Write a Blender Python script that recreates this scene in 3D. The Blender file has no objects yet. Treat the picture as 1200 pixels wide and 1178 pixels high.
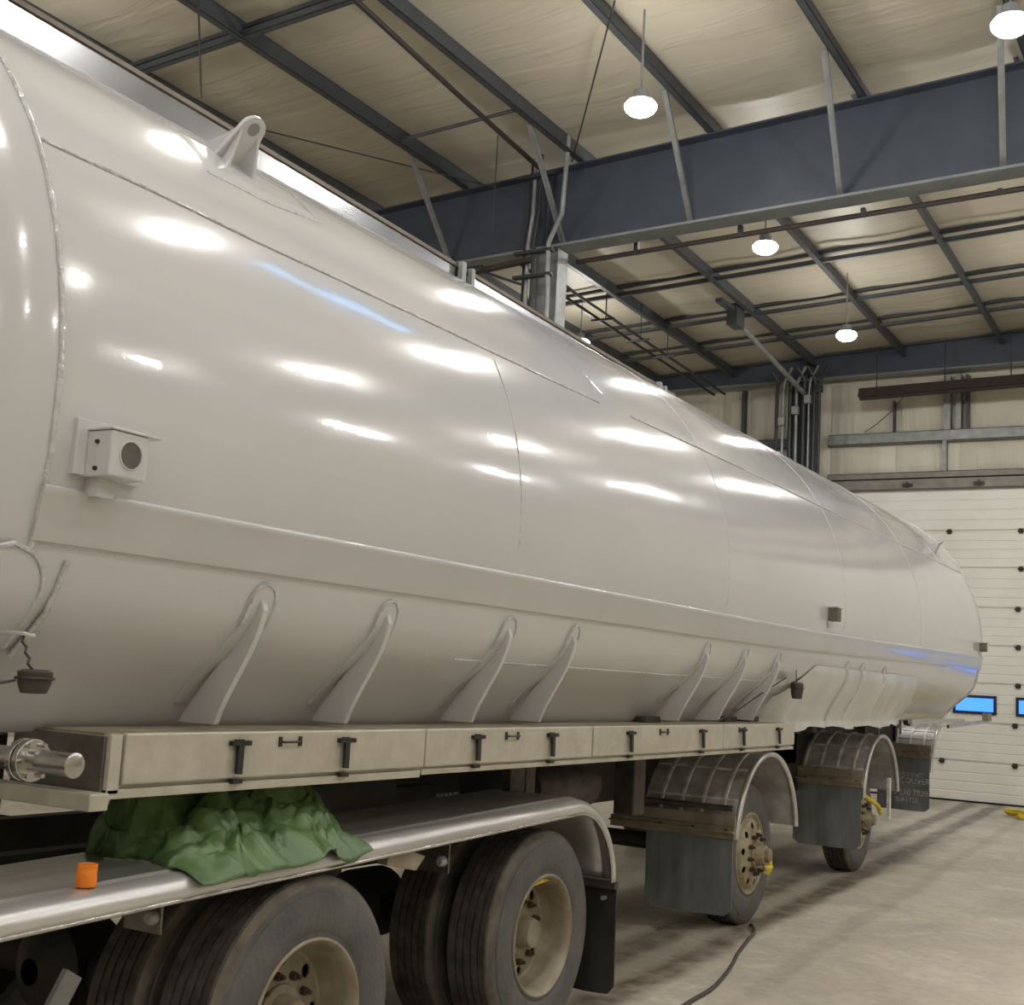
import bpy, bmesh, math, random
from mathutils import Vector, Matrix, noise
random.seed(7)
sc = bpy.context.scene
COL = sc.collection

# ---------------------------------------------------------------- camera, world, exposure
F_PX = 1472.0
CAMH = 1.75
Yc = Vector((880, -251, -F_PX)).normalized()
mX = Vector((-2480, -66, -F_PX)); mX = (mX - Yc * mX.dot(Yc)).normalized()
Xc = -mX
Zc = Xc.cross(Yc)
cam_d = bpy.data.cameras.new('camera'); cam = bpy.data.objects.new('camera', cam_d); COL.objects.link(cam)
cam_d.sensor_fit = 'HORIZONTAL'; cam_d.sensor_width = 36; cam_d.lens = F_PX / 1200 * 36
cam_d.clip_start = 0.05; cam_d.clip_end = 200
Rm = Matrix((Xc, Yc, Zc))            # world = Rm @ camera
M4 = Rm.to_4x4(); M4.translation = Vector((0, 0, CAMH)); cam.matrix_world = M4
sc.camera = cam
w = bpy.data.worlds.new('world'); sc.world = w; w.use_nodes = True
w.node_tree.nodes['Background'].inputs[0].default_value = (0.55, 0.7, 1.0, 1)
w.node_tree.nodes['Background'].inputs[1].default_value = 0.6
sc.view_settings.view_transform = 'Standard'; sc.view_settings.look = 'None'
sc.view_settings.gamma = 1; sc.view_settings.use_curve_mapping = False
sc.view_settings.exposure = 0.0
LAMP = 192.0

# ---------------------------------------------------------------- materials
def lin(c):
    return tuple(((v/255)/12.92 if v/255 <= .04045 else ((v/255+.055)/1.055)**2.4) for v in c) + (1,)
def mat(name, rgb, rough=.5, metal=0, rgb2=None, nscale=4, bump=0, bscale=30, coat=0, stretch=(1,1,1), emit=0, mixlo=.35, mixhi=.7, spec=.5, rvar=0, trans=0, detail=6):
    m = bpy.data.materials.new(name); m.use_nodes = True; N = m.node_tree.nodes; L = m.node_tree.links
    b = N['Principled BSDF']; b.inputs['Base Color'].default_value = lin(rgb)
    b.inputs['Roughness'].default_value = rough; b.inputs['Metallic'].default_value = metal
    b.inputs['Coat Weight'].default_value = coat; b.inputs['Coat Roughness'].default_value = .06
    b.inputs['Specular IOR Level'].default_value = spec; b.inputs['Transmission Weight'].default_value = trans
    tc = N.new('ShaderNodeTexCoord'); mp = N.new('ShaderNodeMapping'); mp.inputs['Scale'].default_value = stretch
    L.new(tc.outputs['Object'], mp.inputs[0])
    nz = N.new('ShaderNodeTexNoise'); nz.inputs['Scale'].default_value = nscale; nz.inputs['Detail'].default_value = detail
    nz.inputs['Roughness'].default_value = .6
    L.new(mp.outputs[0], nz.inputs['Vector'])
    if rgb2 is None: rgb2 = tuple(v*.88 for v in rgb)
    cr = N.new('ShaderNodeValToRGB'); cr.color_ramp.elements[0].position = mixlo; cr.color_ramp.elements[1].position = mixhi
    cr.color_ramp.elements[0].color = lin(rgb); cr.color_ramp.elements[1].color = lin(rgb2)
    L.new(nz.outputs[0], cr.inputs[0]); L.new(cr.outputs[0], b.inputs['Base Color'])
    if rvar:
        mr = N.new('ShaderNodeMapRange'); mr.inputs['To Min'].default_value = rough-rvar; mr.inputs['To Max'].default_value = rough+rvar
        L.new(nz.outputs[0], mr.inputs[0]); L.new(mr.outputs[0], b.inputs['Roughness'])
    if bump:
        n2 = N.new('ShaderNodeTexNoise'); n2.inputs['Scale'].default_value = bscale; n2.inputs['Detail'].default_value = 4
        L.new(mp.outputs[0], n2.inputs['Vector'])
        bp = N.new('ShaderNodeBump'); bp.inputs['Strength'].default_value = bump; bp.inputs['Distance'].default_value = .02
        L.new(n2.outputs[0], bp.inputs['Height']); L.new(bp.outputs[0], b.inputs['Normal'])
    if emit:
        b.inputs['Emission Color'].default_value = lin(rgb); b.inputs['Emission Strength'].default_value = emit
    return m
M = {}
M['tank'] = mat('tank_paint', (196,196,197), .17, 0, (191,191,193), .6, .0, coat=.6, rvar=.02)
M['weld'] = mat('weld_bead_paint', (204,205,206), .25, 0, (178,179,180), 30, .6, 60, coat=.5)
M['band'] = mat('band_paint', (190,190,190), .24, 0, (184,184,183), 2, coat=.4)
M['tray'] = mat('tray_paint', (186,181,168), .33, .15, (170,165,150), 9, .1, 60)
M['traytop'] = mat('tray_dusty_top', (168,160,140), .6, 0, (138,124,102), 6, .1, 40)
M['dark'] = mat('dark_underbody', (34,33,34), .6, .2, (58,54,50), 4, .2, 30)
M['frame'] = mat('dusty_frame_steel', (84,78,72), .55, .3, (50,47,45), 6, .2, 30)
M['steel'] = mat('dull_steel', (122,118,112), .42, .8, (92,86,80), 8, .1, 50)
M['bright'] = mat('bright_steel', (200,198,195), .25, 1, (160,155,150), 9)
M['alu'] = mat('brushed_aluminium', (206,204,202), .33, .6, (172,169,167), 5, .04, 40, stretch=(1,.15,1), rvar=.08)
M['alupanel'] = mat('stained_aluminium', (205,203,203), .36, .3, (150,147,146), 6, .05, 30, rvar=.1)
M['glint_stay_white'] = mat('painted_highlight_and_stay_white', (240,240,238), .35, .15, (180,178,174), 12)  # white stands for mirrored light on the fender ribs; also the stay's colour
M['rail'] = mat('polished_rail', (165,166,168), .2, 1, (150,150,152), 4)
M['raildull'] = mat('dull_rail_edge', (120,112,100), .5, .6, (98,92,84), 5)
M['rubber'] = mat('tyre_rubber', (74,75,77), .6, 0, (96,94,91), 6, .25, 45)
M['tread'] = mat('tyre_tread', (48,46,45), .7, 0, (84,78,72), 9, .5, 40)
M['shoulder'] = mat('dusty_tyre_shoulder', (112,104,92), .75, 0, (72,68,63), 7)
M['flap'] = mat('mud_flap_rubber', (92,96,99), .55, 0, (120,122,123), 3, .15, 30, stretch=(3,3,.6))
M['flapdark'] = mat('black_mud_flap', (30,29,28), .6, 0, (48,46,43), 5)
M['rim'] = mat('dirty_rim', (150,142,124), .5, .2, (118,104,84), 6, .12, 30)
M['rimbeige'] = mat('beige_rim', (172,163,138), .5, .1, (122,104,78), 9, .12, 30)
M['rust'] = mat('rusty_nut', (92,72,56), .7, .4, (60,48,40), 30, .3, 60)
M['black'] = mat('black_hole', (10,10,11), .8, 0)
M['latch'] = mat('black_rubber_latch', (28,27,27), .5, 0)
M['lens'] = mat('dark_round_lens', (88,84,80), .25, 0, (74,70,67), 30, coat=.4)
M['beam'] = mat('blue_grey_steel', (66,73,85), .48, .1, (58,64,75), 3, .05, 20)
M['purlin'] = mat('grey_purlin', (76,79,83), .5, .2, (64,67,70), 3)
M['flange'] = mat('lit_flange_steel', (126,130,131), .45, .1, (108,112,113), 4)  # lighter than the web: light on the underside put into the colour
M['galv'] = mat('light_grey_steel', (150,152,152), .45, .3, (124,125,125), 6)
M['pipe'] = mat('rusty_red_pipe', (60,49,46), .6, .2, (50,44,44), 8)
M['conduit'] = mat('dark_conduit', (58,60,64), .5, .3)
M['tarp'] = mat('green_tarp', (62,90,50), .42, 0, (96,124,74), 4, .12, 28)
M['orange'] = mat('orange_plastic', (236,132,14), .5, 0, (214,112,10), 20, .2, 60)
M['yellow'] = mat('yellow_plastic', (222,200,40), .45, 0, (190,165,36), 20)
M['cord'] = mat('brown_black_cord', (62,54,50), .55, 0)
M['film'] = mat('white_plastic_film', (198,198,196), .3, 0, (186,186,183), 3, .12, 9, coat=.3)
M['letter'] = mat('worn_flap_lettering', (205,203,195), .6, 0, (120,120,116), 26, mixlo=.4, mixhi=.62)
M['doorskin'] = mat('white_door_skin', (232,231,226), .4, 0, (222,220,212), 1.2, .05, 30)
M['doorframe'] = mat('dark_window_frame', (24,34,66), .4, 0)
M['hinge'] = mat('dark_hinge', (66,60,56), .5, .5)
M['daylight'] = mat('daylit_window_glass', (70,140,255), .1, 0, emit=1.5)
M['header'] = mat('grey_door_header', (136,132,124), .5, .1, (112,108,102), 5)
M['lampglow'] = mat('lamp_globe', (255,252,247), .4, 0, emit=LAMP)
M['streakglow'] = mat('added_streak_glow', (120,190,255), .4, 0, emit=16)  # glow of the added tube that mirrors as a blue streak

def wall_mat(name, a, b_, horiz=False):
    """vinyl faced insulation: tan film with soft folds"""
    m = mat(name, a, .48, 0, b_, .7, 0)
    N = m.node_tree.nodes; L = m.node_tree.links; b = N['Principled BSDF']
    tc = N.new('ShaderNodeTexCoord'); mp = N.new('ShaderNodeMapping')
    mp.inputs['Scale'].default_value = (.45, 2.6, 1) if horiz else (3.5, 1, .5)
    n = N.new('ShaderNodeTexNoise'); n.inputs['Scale'].default_value = 1.1; n.inputs['Detail'].default_value = 3; n.inputs['Distortion'].default_value = .4
    rp = N.new('ShaderNodeValToRGB'); e = rp.color_ramp.elements
    e[0].position = .44; e[0].color = (0,0,0,1); e[1].position = .56; e[1].color = (1,1,1,1)
    bp = N.new('ShaderNodeBump'); bp.inputs['Strength'].default_value = .28; bp.inputs['Distance'].default_value = .03
    L.new(tc.outputs['Object'], mp.inputs[0]); L.new(mp.outputs[0], n.inputs['Vector']); L.new(n.outputs[0], rp.inputs[0])
    L.new(rp.outputs[0], bp.inputs['Height']); L.new(bp.outputs[0], b.inputs['Normal'])
    return m
M['vinyl'] = wall_mat('tan_ceiling_vinyl', (190,183,165), (178,170,151), True)
M['vinylwall'] = wall_mat('tan_wall_vinyl', (210,206,192), (196,190,174))

def floor_mat():
    m = bpy.data.materials.new('stained_concrete'); m.use_nodes = True; N = m.node_tree.nodes; L = m.node_tree.links
    b = N['Principled BSDF']
    tc = N.new('ShaderNodeTexCoord')
    def nz(scale, detail=6, dist=0, vec=None):
        n = N.new('ShaderNodeTexNoise'); n.inputs['Scale'].default_value = scale; n.inputs['Detail'].default_value = detail
        n.inputs['Distortion'].default_value = dist; n.inputs['Roughness'].default_value = .62
        L.new(vec if vec else tc.outputs['Object'], n.inputs['Vector']); return n.outputs[0]
    def ramp(src, p0, p1, c0, c1):
        r = N.new('ShaderNodeValToRGB'); e = r.color_ramp.elements; e[0].position = p0; e[1].position = p1
        e[0].color = c0; e[1].color = c1; L.new(src, r.inputs[0]); return r.outputs[0]
    def mix(fac, a, c, mode='MIX'):
        x = N.new('ShaderNodeMixRGB'); x.blend_type = mode
        for i, v in ((0, fac), (1, a), (2, c)):
            if isinstance(v, (float, int)): x.inputs[i].default_value = v
            elif isinstance(v, tuple): x.inputs[i].default_value = v
            else: L.new(v, x.inputs[i])
        return x.outputs[0]
    def math_(op, a, c=None, clamp=False):
        x = N.new('ShaderNodeMath'); x.operation = op; x.use_clamp = clamp
        for i, v in ((0, a), (1, c)):
            if v is None: continue
            if isinstance(v, (float, int)): x.inputs[i].default_value = v
            else: L.new(v, x.inputs[i])
        return x.outputs[0]
    base = mix(ramp(nz(.8, 8, .6), .38, .66, (0,0,0,1), (1,1,1,1)), lin((198,189,171)), lin((174,166,151)))
    base = mix(ramp(nz(2.6, 9, 1.2), .5, .72, (0,0,0,1), (.75,.75,.75,1)), base, lin((214,207,192)))
    base = mix(ramp(nz(14, 9), .45, .8, (0,0,0,1), (.5,.5,.5,1)), base, lin((138,130,119)))
    sp = N.new('ShaderNodeSeparateXYZ'); L.new(tc.outputs['Object'], sp.inputs[0])
    wob = math_('MULTIPLY', math_('SUBTRACT', nz(1.3, 3), .5), .22)
    # line of the wheel track: x = -3.31 - .0456 (y - 9.4)
    t = math_('ADD', math_('ADD', sp.outputs[0], math_('MULTIPLY', sp.outputs[1], .0456)), 2.88)
    t = math_('ADD', t, wob)
    def track(off, hw, strength, src):
        d = math_('ABSOLUTE', math_('ADD', t, -off))
        f = math_('MULTIPLY', math_('SUBTRACT', 1.0, math_('DIVIDE', d, hw), True), 1.6, True)
        f = math_('MULTIPLY', f, ramp(nz(5, 7), .3, .62, (.35,.35,.35,1), (1,1,1,1)))
        return mix(math_('MULTIPLY', f, strength), src, lin((88,70,58)))
    base = track(.02, .16, .85, base)
    base = track(-.42, .17, .85, base)
    base = track(.62, .10, .22, base)
    base = track(-1.0, .3, .45, base)
    L.new(base, b.inputs['Base Color'])
    rr = N.new('ShaderNodeMapRange'); rr.inputs['To Min'].default_value = .38; rr.inputs['To Max'].default_value = .62
    L.new(nz(3, 6), rr.inputs[0]); L.new(rr.outputs[0], b.inputs['Roughness'])
    bp = N.new('ShaderNodeBump'); bp.inputs['Strength'].default_value = .12; bp.inputs['Distance'].default_value = .01
    L.new(nz(20, 8), bp.inputs['Height']); L.new(bp.outputs[0], b.inputs['Normal'])
    return m
M['floor'] = floor_mat()

# the tank paint: gentle dents so that lamps mirror as broken streaks, and a dusty lower belly
def tune_tank():
    m = M['tank']; N = m.node_tree.nodes; L = m.node_tree.links; b = N['Principled BSDF']
    tc = N.new('ShaderNodeTexCoord'); mp = N.new('ShaderNodeMapping'); mp.inputs['Scale'].default_value = (1, .55, 1)
    L.new(tc.outputs['Object'], mp.inputs[0])
    n = N.new('ShaderNodeTexNoise'); n.inputs['Scale'].default_value = 2.2; n.inputs['Detail'].default_value = 2
    L.new(mp.outputs[0], n.inputs['Vector'])
    n3 = N.new('ShaderNodeTexNoise'); n3.inputs['Scale'].default_value = 60; n3.inputs['Detail'].default_value = 2
    L.new(tc.outputs['Object'], n3.inputs['Vector'])
    bp = N.new('ShaderNodeBump'); bp.inputs['Strength'].default_value = .22; bp.inputs['Distance'].default_value = .03
    bp2 = N.new('ShaderNodeBump'); bp2.inputs['Strength'].default_value = .03; bp2.inputs['Distance'].default_value = .01
    L.new(n.outputs[0], bp.inputs['Height']); L.new(n3.outputs[0], bp2.inputs['Height']); L.new(bp.outputs[0], bp2.inputs['Normal'])
    L.new(bp2.outputs[0], b.inputs['Normal']); L.new(bp2.outputs[0], b.inputs['Coat Normal'])
tune_tank()

# ---------------------------------------------------------------- mesh helpers
class MB:
    def __init__(s): s.v = []; s.f = []
    def add(s, vs, fs):
        n = len(s.v); s.v += [Vector(v) for v in vs]; s.f += [tuple(i+n for i in f) for f in fs]; return s
    def box(s, x0, x1, y0, y1, z0, z1, mtx=None):
        vs = [(x,y,z) for x in (x0,x1) for y in (y0,y1) for z in (z0,z1)]
        if mtx: vs = [mtx @ Vector(v) for v in vs]
        return s.add(vs, [(0,1,3,2),(4,6,7,5),(0,4,5,1),(2,3,7,6),(0,2,6,4),(1,5,7,3)])
    def bar(s, a, b, wd, ht, up=(0,0,1)):
        a = Vector(a); b = Vector(b); d = (b-a).normalized(); u = Vector(up)
        sd = d.cross(u)
        if sd.length < 1e-4: sd = d.cross(Vector((1,0,0)))
        sd.normalize(); u = sd.cross(d)
        vs = [p + sd*i*wd/2 + u*j*ht/2 for p in (a,b) for i in (-1,1) for j in (-1,1)]
        return s.add(vs, [(0,1,3,2),(4,6,7,5),(0,4,5,1),(2,3,7,6),(0,2,6,4),(1,5,7,3)])
    def tube(s, pts, r, n=8, caps=True):
        pts = [Vector(p) for p in pts]; rr = r if isinstance(r, (list,tuple)) else [r]*len(pts)
        base = len(s.v); prev = None
        for i, p in enumerate(pts):
            d = (pts[min(i+1,len(pts)-1)] - pts[max(i-1,0)]).normalized()
            if prev is None:
                a = d.orthogonal().normalized()
            else:
                a = (prev - d*prev.dot(d)).normalized()
            prev = a; c = d.cross(a)
            for k in range(n):
                t = 2*math.pi*k/n; s.v.append(p + (a*math.cos(t) + c*math.sin(t))*rr[i])
        for i in range(len(pts)-1):
            for k in range(n):
                k2 = (k+1) % n
                s.f.append((base+i*n+k, base+i*n+k2, base+(i+1)*n+k2, base+(i+1)*n+k))
        if caps:
            s.f.append(tuple(base+k for k in range(n))[::-1]); s.f.append(tuple(base+(len(pts)-1)*n+k for k in range(n)))
        return s
    def lathe(s, prof, n=40, axis='X', o=(0,0,0), cap0=False, cap1=False):
        base = len(s.v); o = Vector(o)
        for (h, r) in prof:
            for k in range(n):
                t = 2*math.pi*k/n; c, q = r*math.cos(t), r*math.sin(t)
                s.v.append(o + Vector((h,c,q) if axis == 'X' else (c,h,q) if axis == 'Y' else (c,q,h)))
        for i in range(len(prof)-1):
            for k in range(n):
                k2 = (k+1) % n
                s.f.append((base+i*n+k, base+i*n+k2, base+(i+1)*n+k2, base+(i+1)*n+k))
        if cap0: s.f.append(tuple(base+k for k in range(n)))
        if cap1: s.f.append(tuple(base+(len(prof)-1)*n+k for k in range(n))[::-1])
        return s
    def grid(s, P):
        base = len(s.v); nu = len(P); nv = len(P[0])
        for row in P: s.v += [Vector(p) for p in row]
        for i in range(nu-1):
            for j in range(nv-1):
                s.f.append((base+i*nv+j, base+i*nv+j+1, base+(i+1)*nv+j+1, base+(i+1)*nv+j))
        return s
    def prism(s, poly, d):
        """extrude polygon by vector d"""
        n = len(poly); d = Vector(d); poly = [Vector(p) for p in poly]
        s.add(poly + [p+d for p in poly], [tuple(range(n))[::-1], tuple(range(n, 2*n))] + [(i, (i+1)%n, n+(i+1)%n, n+i) for i in range(n)])
        return s

WP = {}
def finish(me, smooth, mats):
    for m in mats: me.materials.append(m)
    bm = bmesh.new(); bm.from_mesh(me); bmesh.ops.recalc_face_normals(bm, faces=bm.faces); bm.to_mesh(me); bm.free()
    if smooth:
        me.polygons.foreach_set('use_smooth', [True]*len(me.polygons)); me.update()
        try: me.set_sharp_from_angle(angle=math.radians(smooth if smooth is not True else 35))
        except Exception: pass
def mesh_of(name, mb, m, smooth=False, org=(0,0,0)):
    me = bpy.data.meshes.new(name); o = Vector(org)
    me.from_pydata([v-o for v in mb.v], [], mb.f); finish(me, smooth, [m] if not isinstance(m, list) else m); return me
def obj(name, mb, m, parent=None, smooth=False, bevel=0, org=None, kind=None, label=None):
    """world-space mesh -> object, origin at org (or the parent's place)"""
    W = Vector(org) if org is not None else (WP[parent.name] if parent else Vector((0,0,0)))
    me = mesh_of(name, mb, m, smooth, W)
    return place(name, me, W, parent, bevel, kind, label)
def place(name, me, W, parent=None, bevel=0, kind=None, label=None, rot=None):
    o = bpy.data.objects.new(name, me); COL.objects.link(o); W = Vector(W)
    if parent: o.parent = parent; o.location = W - WP[parent.name]
    else: o.location = W
    if rot: o.rotation_euler = rot
    WP[o.name] = W
    if bevel:
        b = o.modifiers.new('bevel', 'BEVEL'); b.width = bevel; b.segments = 2; b.limit_method = 'ANGLE'
    if kind: o['kind'] = kind
    if label: o['label'] = label
    return o
def thing(name, label, cat, loc=(0,0,0), group=None):
    o = bpy.data.objects.new(name, None); COL.objects.link(o); o.location = loc; WP[o.name] = Vector(loc)
    o.empty_display_size = .1
    o['label'] = label; o['category'] = cat
    if group: o['group'] = group
    return o
def tag(o, label, cat, group=None):
    o['label'] = label; o['category'] = cat
    if group: o['group'] = group
    return o
def dup(root, loc, label=None):
    """copy of a thing with its parts and their sub-parts"""
    r = root.copy(); COL.objects.link(r); r.location = loc; WP[r.name] = Vector(loc)
    if label: r['label'] = label
    for ch in list(root.children):
        c = ch.copy(); COL.objects.link(c); c.parent = r
        for g in list(ch.children):
            d = g.copy(); COL.objects.link(d); d.parent = c
    return r
def bake_modifiers(o):
    dg = bpy.context.evaluated_depsgraph_get(); dg.update()
    me = bpy.data.meshes.new_from_object(o.evaluated_get(dg)); o.modifiers.clear(); o.data = me; return me

# ================================================================ the building
XL, XR, YB, YF = -15.0, 9.0, -9.0, 23.4
def zb(X): return 8.05 + .047*(X+3.5)       # underside of the purlins
ROOF_UP = .24
fl = obj('floor', MB().box(XL, XR, YB, YF, -.1, 0), M['floor'], kind='structure')
# ceiling film sags a little between the purlins
PUR = [-13.3, -11.75, -10.15, -8.56, -6.92, -5.27, -3.55, -1.9, -.25, 1.4, 3.05, 4.7, 6.35, 8.0]
P = []
nx = 97; ny = 66
for i in range(nx):
    X = XL + (XR-XL)*i/(nx-1); row = []
    ds = min(abs(X-p) for p in PUR)
    for j in range(ny):
        Y = YB + (YF-YB)*j/(ny-1)
        sag = .05*min(ds/.8, 1)**.7
        sag *= .75+.5*noise.noise((X*.5, Y*.9, 2.2))
        row.append((X, Y, zb(X)+ROOF_UP - sag))
    P.append(row)
ceil_mb = MB().grid(P)
P2 = [[(X, Y, zb(X)+ROOF_UP+.12) for Y in (YB, YF)] for X in (XL, XR)]
ceil_mb.grid(P2)
ceiling = obj('ceiling', ceil_mb, M['vinyl'], kind='structure', smooth=60)

def purlin_mb(x0, x1, y0, y1):
    """Z section: web, bottom flange with lip, top flange"""
    m = MB(); h = ROOF_UP-.01
    a0, a1 = zb(x0), zb(x1)
    def s(dx0, dx1, dz0, dz1):
        m.add([(x0+dx0,y0,a0+dz0),(x0+dx1,y0,a0+dz0),(x0+dx1,y0,a0+dz1),(x0+dx0,y0,a0+dz1),
               (x1+dx0,y1,a1+dz0),(x1+dx1,y1,a1+dz0),(x1+dx1,y1,a1+dz1),(x1+dx0,y1,a1+dz1)],
              [(0,3,2,1),(4,5,6,7),(0,1,5,4),(1,2,6,5),(2,3,7,6),(3,0,4,7)])
    s(-.004, .004, 0, h); s(-.004, .075, 0, .006); s(.069, .075, 0, .025); s(-.075, .004, h-.006, h)
    return m
YR = 12.78
for k, X in enumerate(PUR):
    obj('purlin', purlin_mb(X, X, YB+.02, YR+.75), M['purlin'], ceiling)
    dx0, dx1 = (-.12, -.3) if -9 < X < -2.5 else (-.12, -.25)
    obj('purlin', purlin_mb(X+dx0, X+dx1, YR+.2, YF-.25), M['purlin'], ceiling)
def cross_angle(y, x0, x1, dz, s=.05):
    m = MB()
    m.add([(x0,y,zb(x0)+dz),(x1,y,zb(x1)+dz),(x1,y,zb(x1)+dz+s),(x0,y,zb(x0)+dz+s),
           (x0,y+.006,zb(x0)+dz),(x1,y+.006,zb(x1)+dz),(x1,y+.006,zb(x1)+dz+s),(x0,y+.006,zb(x0)+dz+s)],
          [(0,1,2,3),(4,7,6,5),(0,4,5,1),(2,6,7,3),(0,3,7,4),(1,5,6,2)])
    m.add([(x0,y,zb(x0)+dz),(x1,y,zb(x1)+dz),(x1,y+s,zb(x1)+dz),(x0,y+s,zb(x0)+dz),
           (x0,y,zb(x0)+dz+.006),(x1,y,zb(x1)+dz+.006),(x1,y+s,zb(x1)+dz+.006),(x0,y+s,zb(x0)+dz+.006)],
          [(0,3,2,1),(4,5,6,7),(0,1,5,4),(1,2,6,5),(2,3,7,6),(3,0,4,7)])
    return m
for y in (17.4, 19.35, 20.95):
    for dz in (.02, .17): obj('bridging_angle', cross_angle(y+dz*.4, -11.0, XR-.1, dz, .06), M['purlin'], ceiling)
obj('bridging_angle', cross_angle(8.5, -12, -6.92, .02, .07), M['purlin'], ceiling)
obj('bridging_angle', cross_angle(8.55, -12, -6.92, .14, .05), M['purlin'], ceiling)
obj('bridging_rod', MB().tube([(-8.56,11.19,zb(-8.56)+.05),(-6.92,11.19,zb(-6.92)+.05)], .022), M['purlin'], ceiling)
obj('bridging_angle', cross_angle(2.5, -12, XR-.1, .02, .07), M['purlin'], ceiling)

# walls ---------------------------------------------------------------
wall_far = obj('wall_far', MB().box(XL, XR, YF, YF+.15, 0, 9.4), M['vinylwall'], kind='structure')
obj('wall_left', MB().box(XL-.15, XL, YB, YF, 0, 9.2), M['vinylwall'], kind='structure')
wall_right = obj('wall_right', MB().box(XR, XR+.15, YB, YF, 0, 9.4), M['vinylwall'], kind='structure')
wall_near = obj('wall_near', MB().box(XL, XR, YB-.15, YB, 0, 9.4), M['vinylwall'], kind='structure')
random.seed(3)
for zr in ((5.82, 6.40), (6.62, 7.62)):
    x = -12.0; 
    edges = [-12.0, -10.6, -9.2, -8.62, -7.9, -7.0, -5.76, -4.62, -3.5, -2.3, -1.1, .2]
    for a, b in zip(edges[:-1], edges[1:]):
        nu, nv = 9, 7; Pg = []
        for i in range(nu):
            u = i/(nu-1); row = []
            for j in range(nv):
                v = j/(nv-1)
                e = min(u, 1-u, v, 1-v)
                row.append((a+.012+(b-a-.024)*u, YF-.012-.05*min(1, e*5)-.012*noise.noise((a+u*6, v*2, 3)), zr[0]+.01+(zr[1]-zr[0]-.02)*v))
            Pg.append(row)
        obj('insulation_panel', MB().grid(Pg), M['vinylwall'], wall_far, smooth=60)
# girts: horizontal channels
def channel(x0, x1, y, z0, z1, d=.16):
    return MB().box(x0, x1, y, y+.008, z0, z1).box(x0, x1, y, y+d, z1-.01, z1).box(x0, x1, y, y+d, z0, z0+.01)
obj('girt', channel(-7.0, XR, YF-.2, 6.40, 6.60, .19), M['galv'], wall_far)
obj('girt', channel(-12, -7.8, YF-.2, 6.40, 6.58, .19), M['purlin'], wall_far)
obj('header_girt', channel(-7.0, XR, YF-.2, 5.72, 5.84, .19), M['header'], wall_far)
for X, z0, z1, wd, mk in ((-4.82, 6.6, 7.6, .12, 'galv'), (-4.62, 6.6, 7.62, .09, 'galv'), (-4.47, 6.6, 7.6, .05, 'purlin'), (-4.86, 5.84, 6.4, .07, 'galv'),
                       (-5.78, 6.6, 7.2, .02, 'purlin'), (-8.72, 6.5, 7.6, .06, 'purlin')):
    obj('wall_stud', MB().box(X-wd/2, X+wd/2, YF-.2, YF-.02, z0, z1), M[mk], wall_far)
obj('wall_wire', MB().tube([(-6.3,YF-.22,6.62),(-6.1,YF-.22,6.75),(-5.8,YF-.22,7.0),(-5.6,YF-.22,7.25)], .008, 6), M['conduit'], wall_far)

# the overhead door -----------------------------------------------------
DZ = [0.0, .69, 1.365, 2.05, 2.71, 3.375, 4.08, 4.75, 5.52]
DX0, DX1 = -7.0, 1.9
DY = YF-.10
door = obj('door_1', MB().box(DX0, DX1, DY+.045, DY+.09, 0, 5.55), M['doorskin'], kind='structure')
WIN = [(-4.70+1.045*k, -3.97+1.045*k) for k in range(-2, 6)]
for i in range(8):
    z0, z1 = DZ[i], DZ[i+1]
    m = MB()
    # ribbed steel skin: shallow steps every third of the section
    prof = [(0, z0+.006), (-.028, z0+.02)]
    n = 4
    for k in range(n):
        a = z0+.02+(z1-z0-.04)*k/n; b = z0+.02+(z1-z0-.04)*(k+1)/n
        prof += [(-.036, a+.012), (-.036, b-.02), (-.026, b-.008)]
    prof += [(-.028, z1-.02), (0, z1-.006)]
    m.grid([[(X, DY+.045+p[0], p[1]) for p in prof] for X in (DX0, DX1)])
    obj('door_panel', m, M['doorskin'], door)
for i in range(1, 8):
    for X in (-6.04, -4.83, -3.62, -2.41, -1.2, .01, 1.2):
        Xj = X + (.05 if i > 5 else 0) - (.05 if i < 3 else 0)
        h = MB().box(Xj-.035, Xj+.035, DY-.02, DY+.02, DZ[i]-.055, DZ[i]+.035)
        h.tube([(Xj-.05, DY-.02, DZ[i]-.01), (Xj+.05, DY-.02, DZ[i]-.01)], .016, 8)
        obj('door_hinge', h, M['hinge'], door)
for (a, b) in WIN:
    z0, z1 = 1.52, 1.85; t = .05; m = MB()
    m.box(a, b, DY-.03, DY+.02, z0, z0+t).box(a, b, DY-.03, DY+.02, z1-t, z1).box(a, a+t, DY-.03, DY+.02, z0+t, z1-t).box(b-t, b, DY-.03, DY+.02, z0+t, z1-t)
    fr = obj('door_window', m, M['doorframe'], door, bevel=.006, label='dark framed door window letting in blue daylight')
    obj('pane', MB().box(a+t, b-t, DY-.01, DY+.005, z0+t, z1-t), M['daylight'], fr)
obj('door_seal', MB().box(DX0, DX1, DY-.02, DY+.05, 0, .03), M['black'], door)
tr = obj('trim_1', MB().box(DX0-.12, DX1+.12, YF-.22, YF-.1, 5.53, 5.70), M['header'], kind='structure')
obj('trim_2', MB().box(DX0-.14, DX0, YF-.2, YF, 0, 5.53), M['header'], kind='structure')
for X in (-5.5, -4.25, -3.0):
    obj('spring_bracket', MB().box(X-.09, X+.09, YF-.26, YF-.22, 5.56, 5.62).box(X-.02, X+.02, YF-.28, YF-.22, 5.54, 5.64), M['hinge'], tr)

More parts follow.
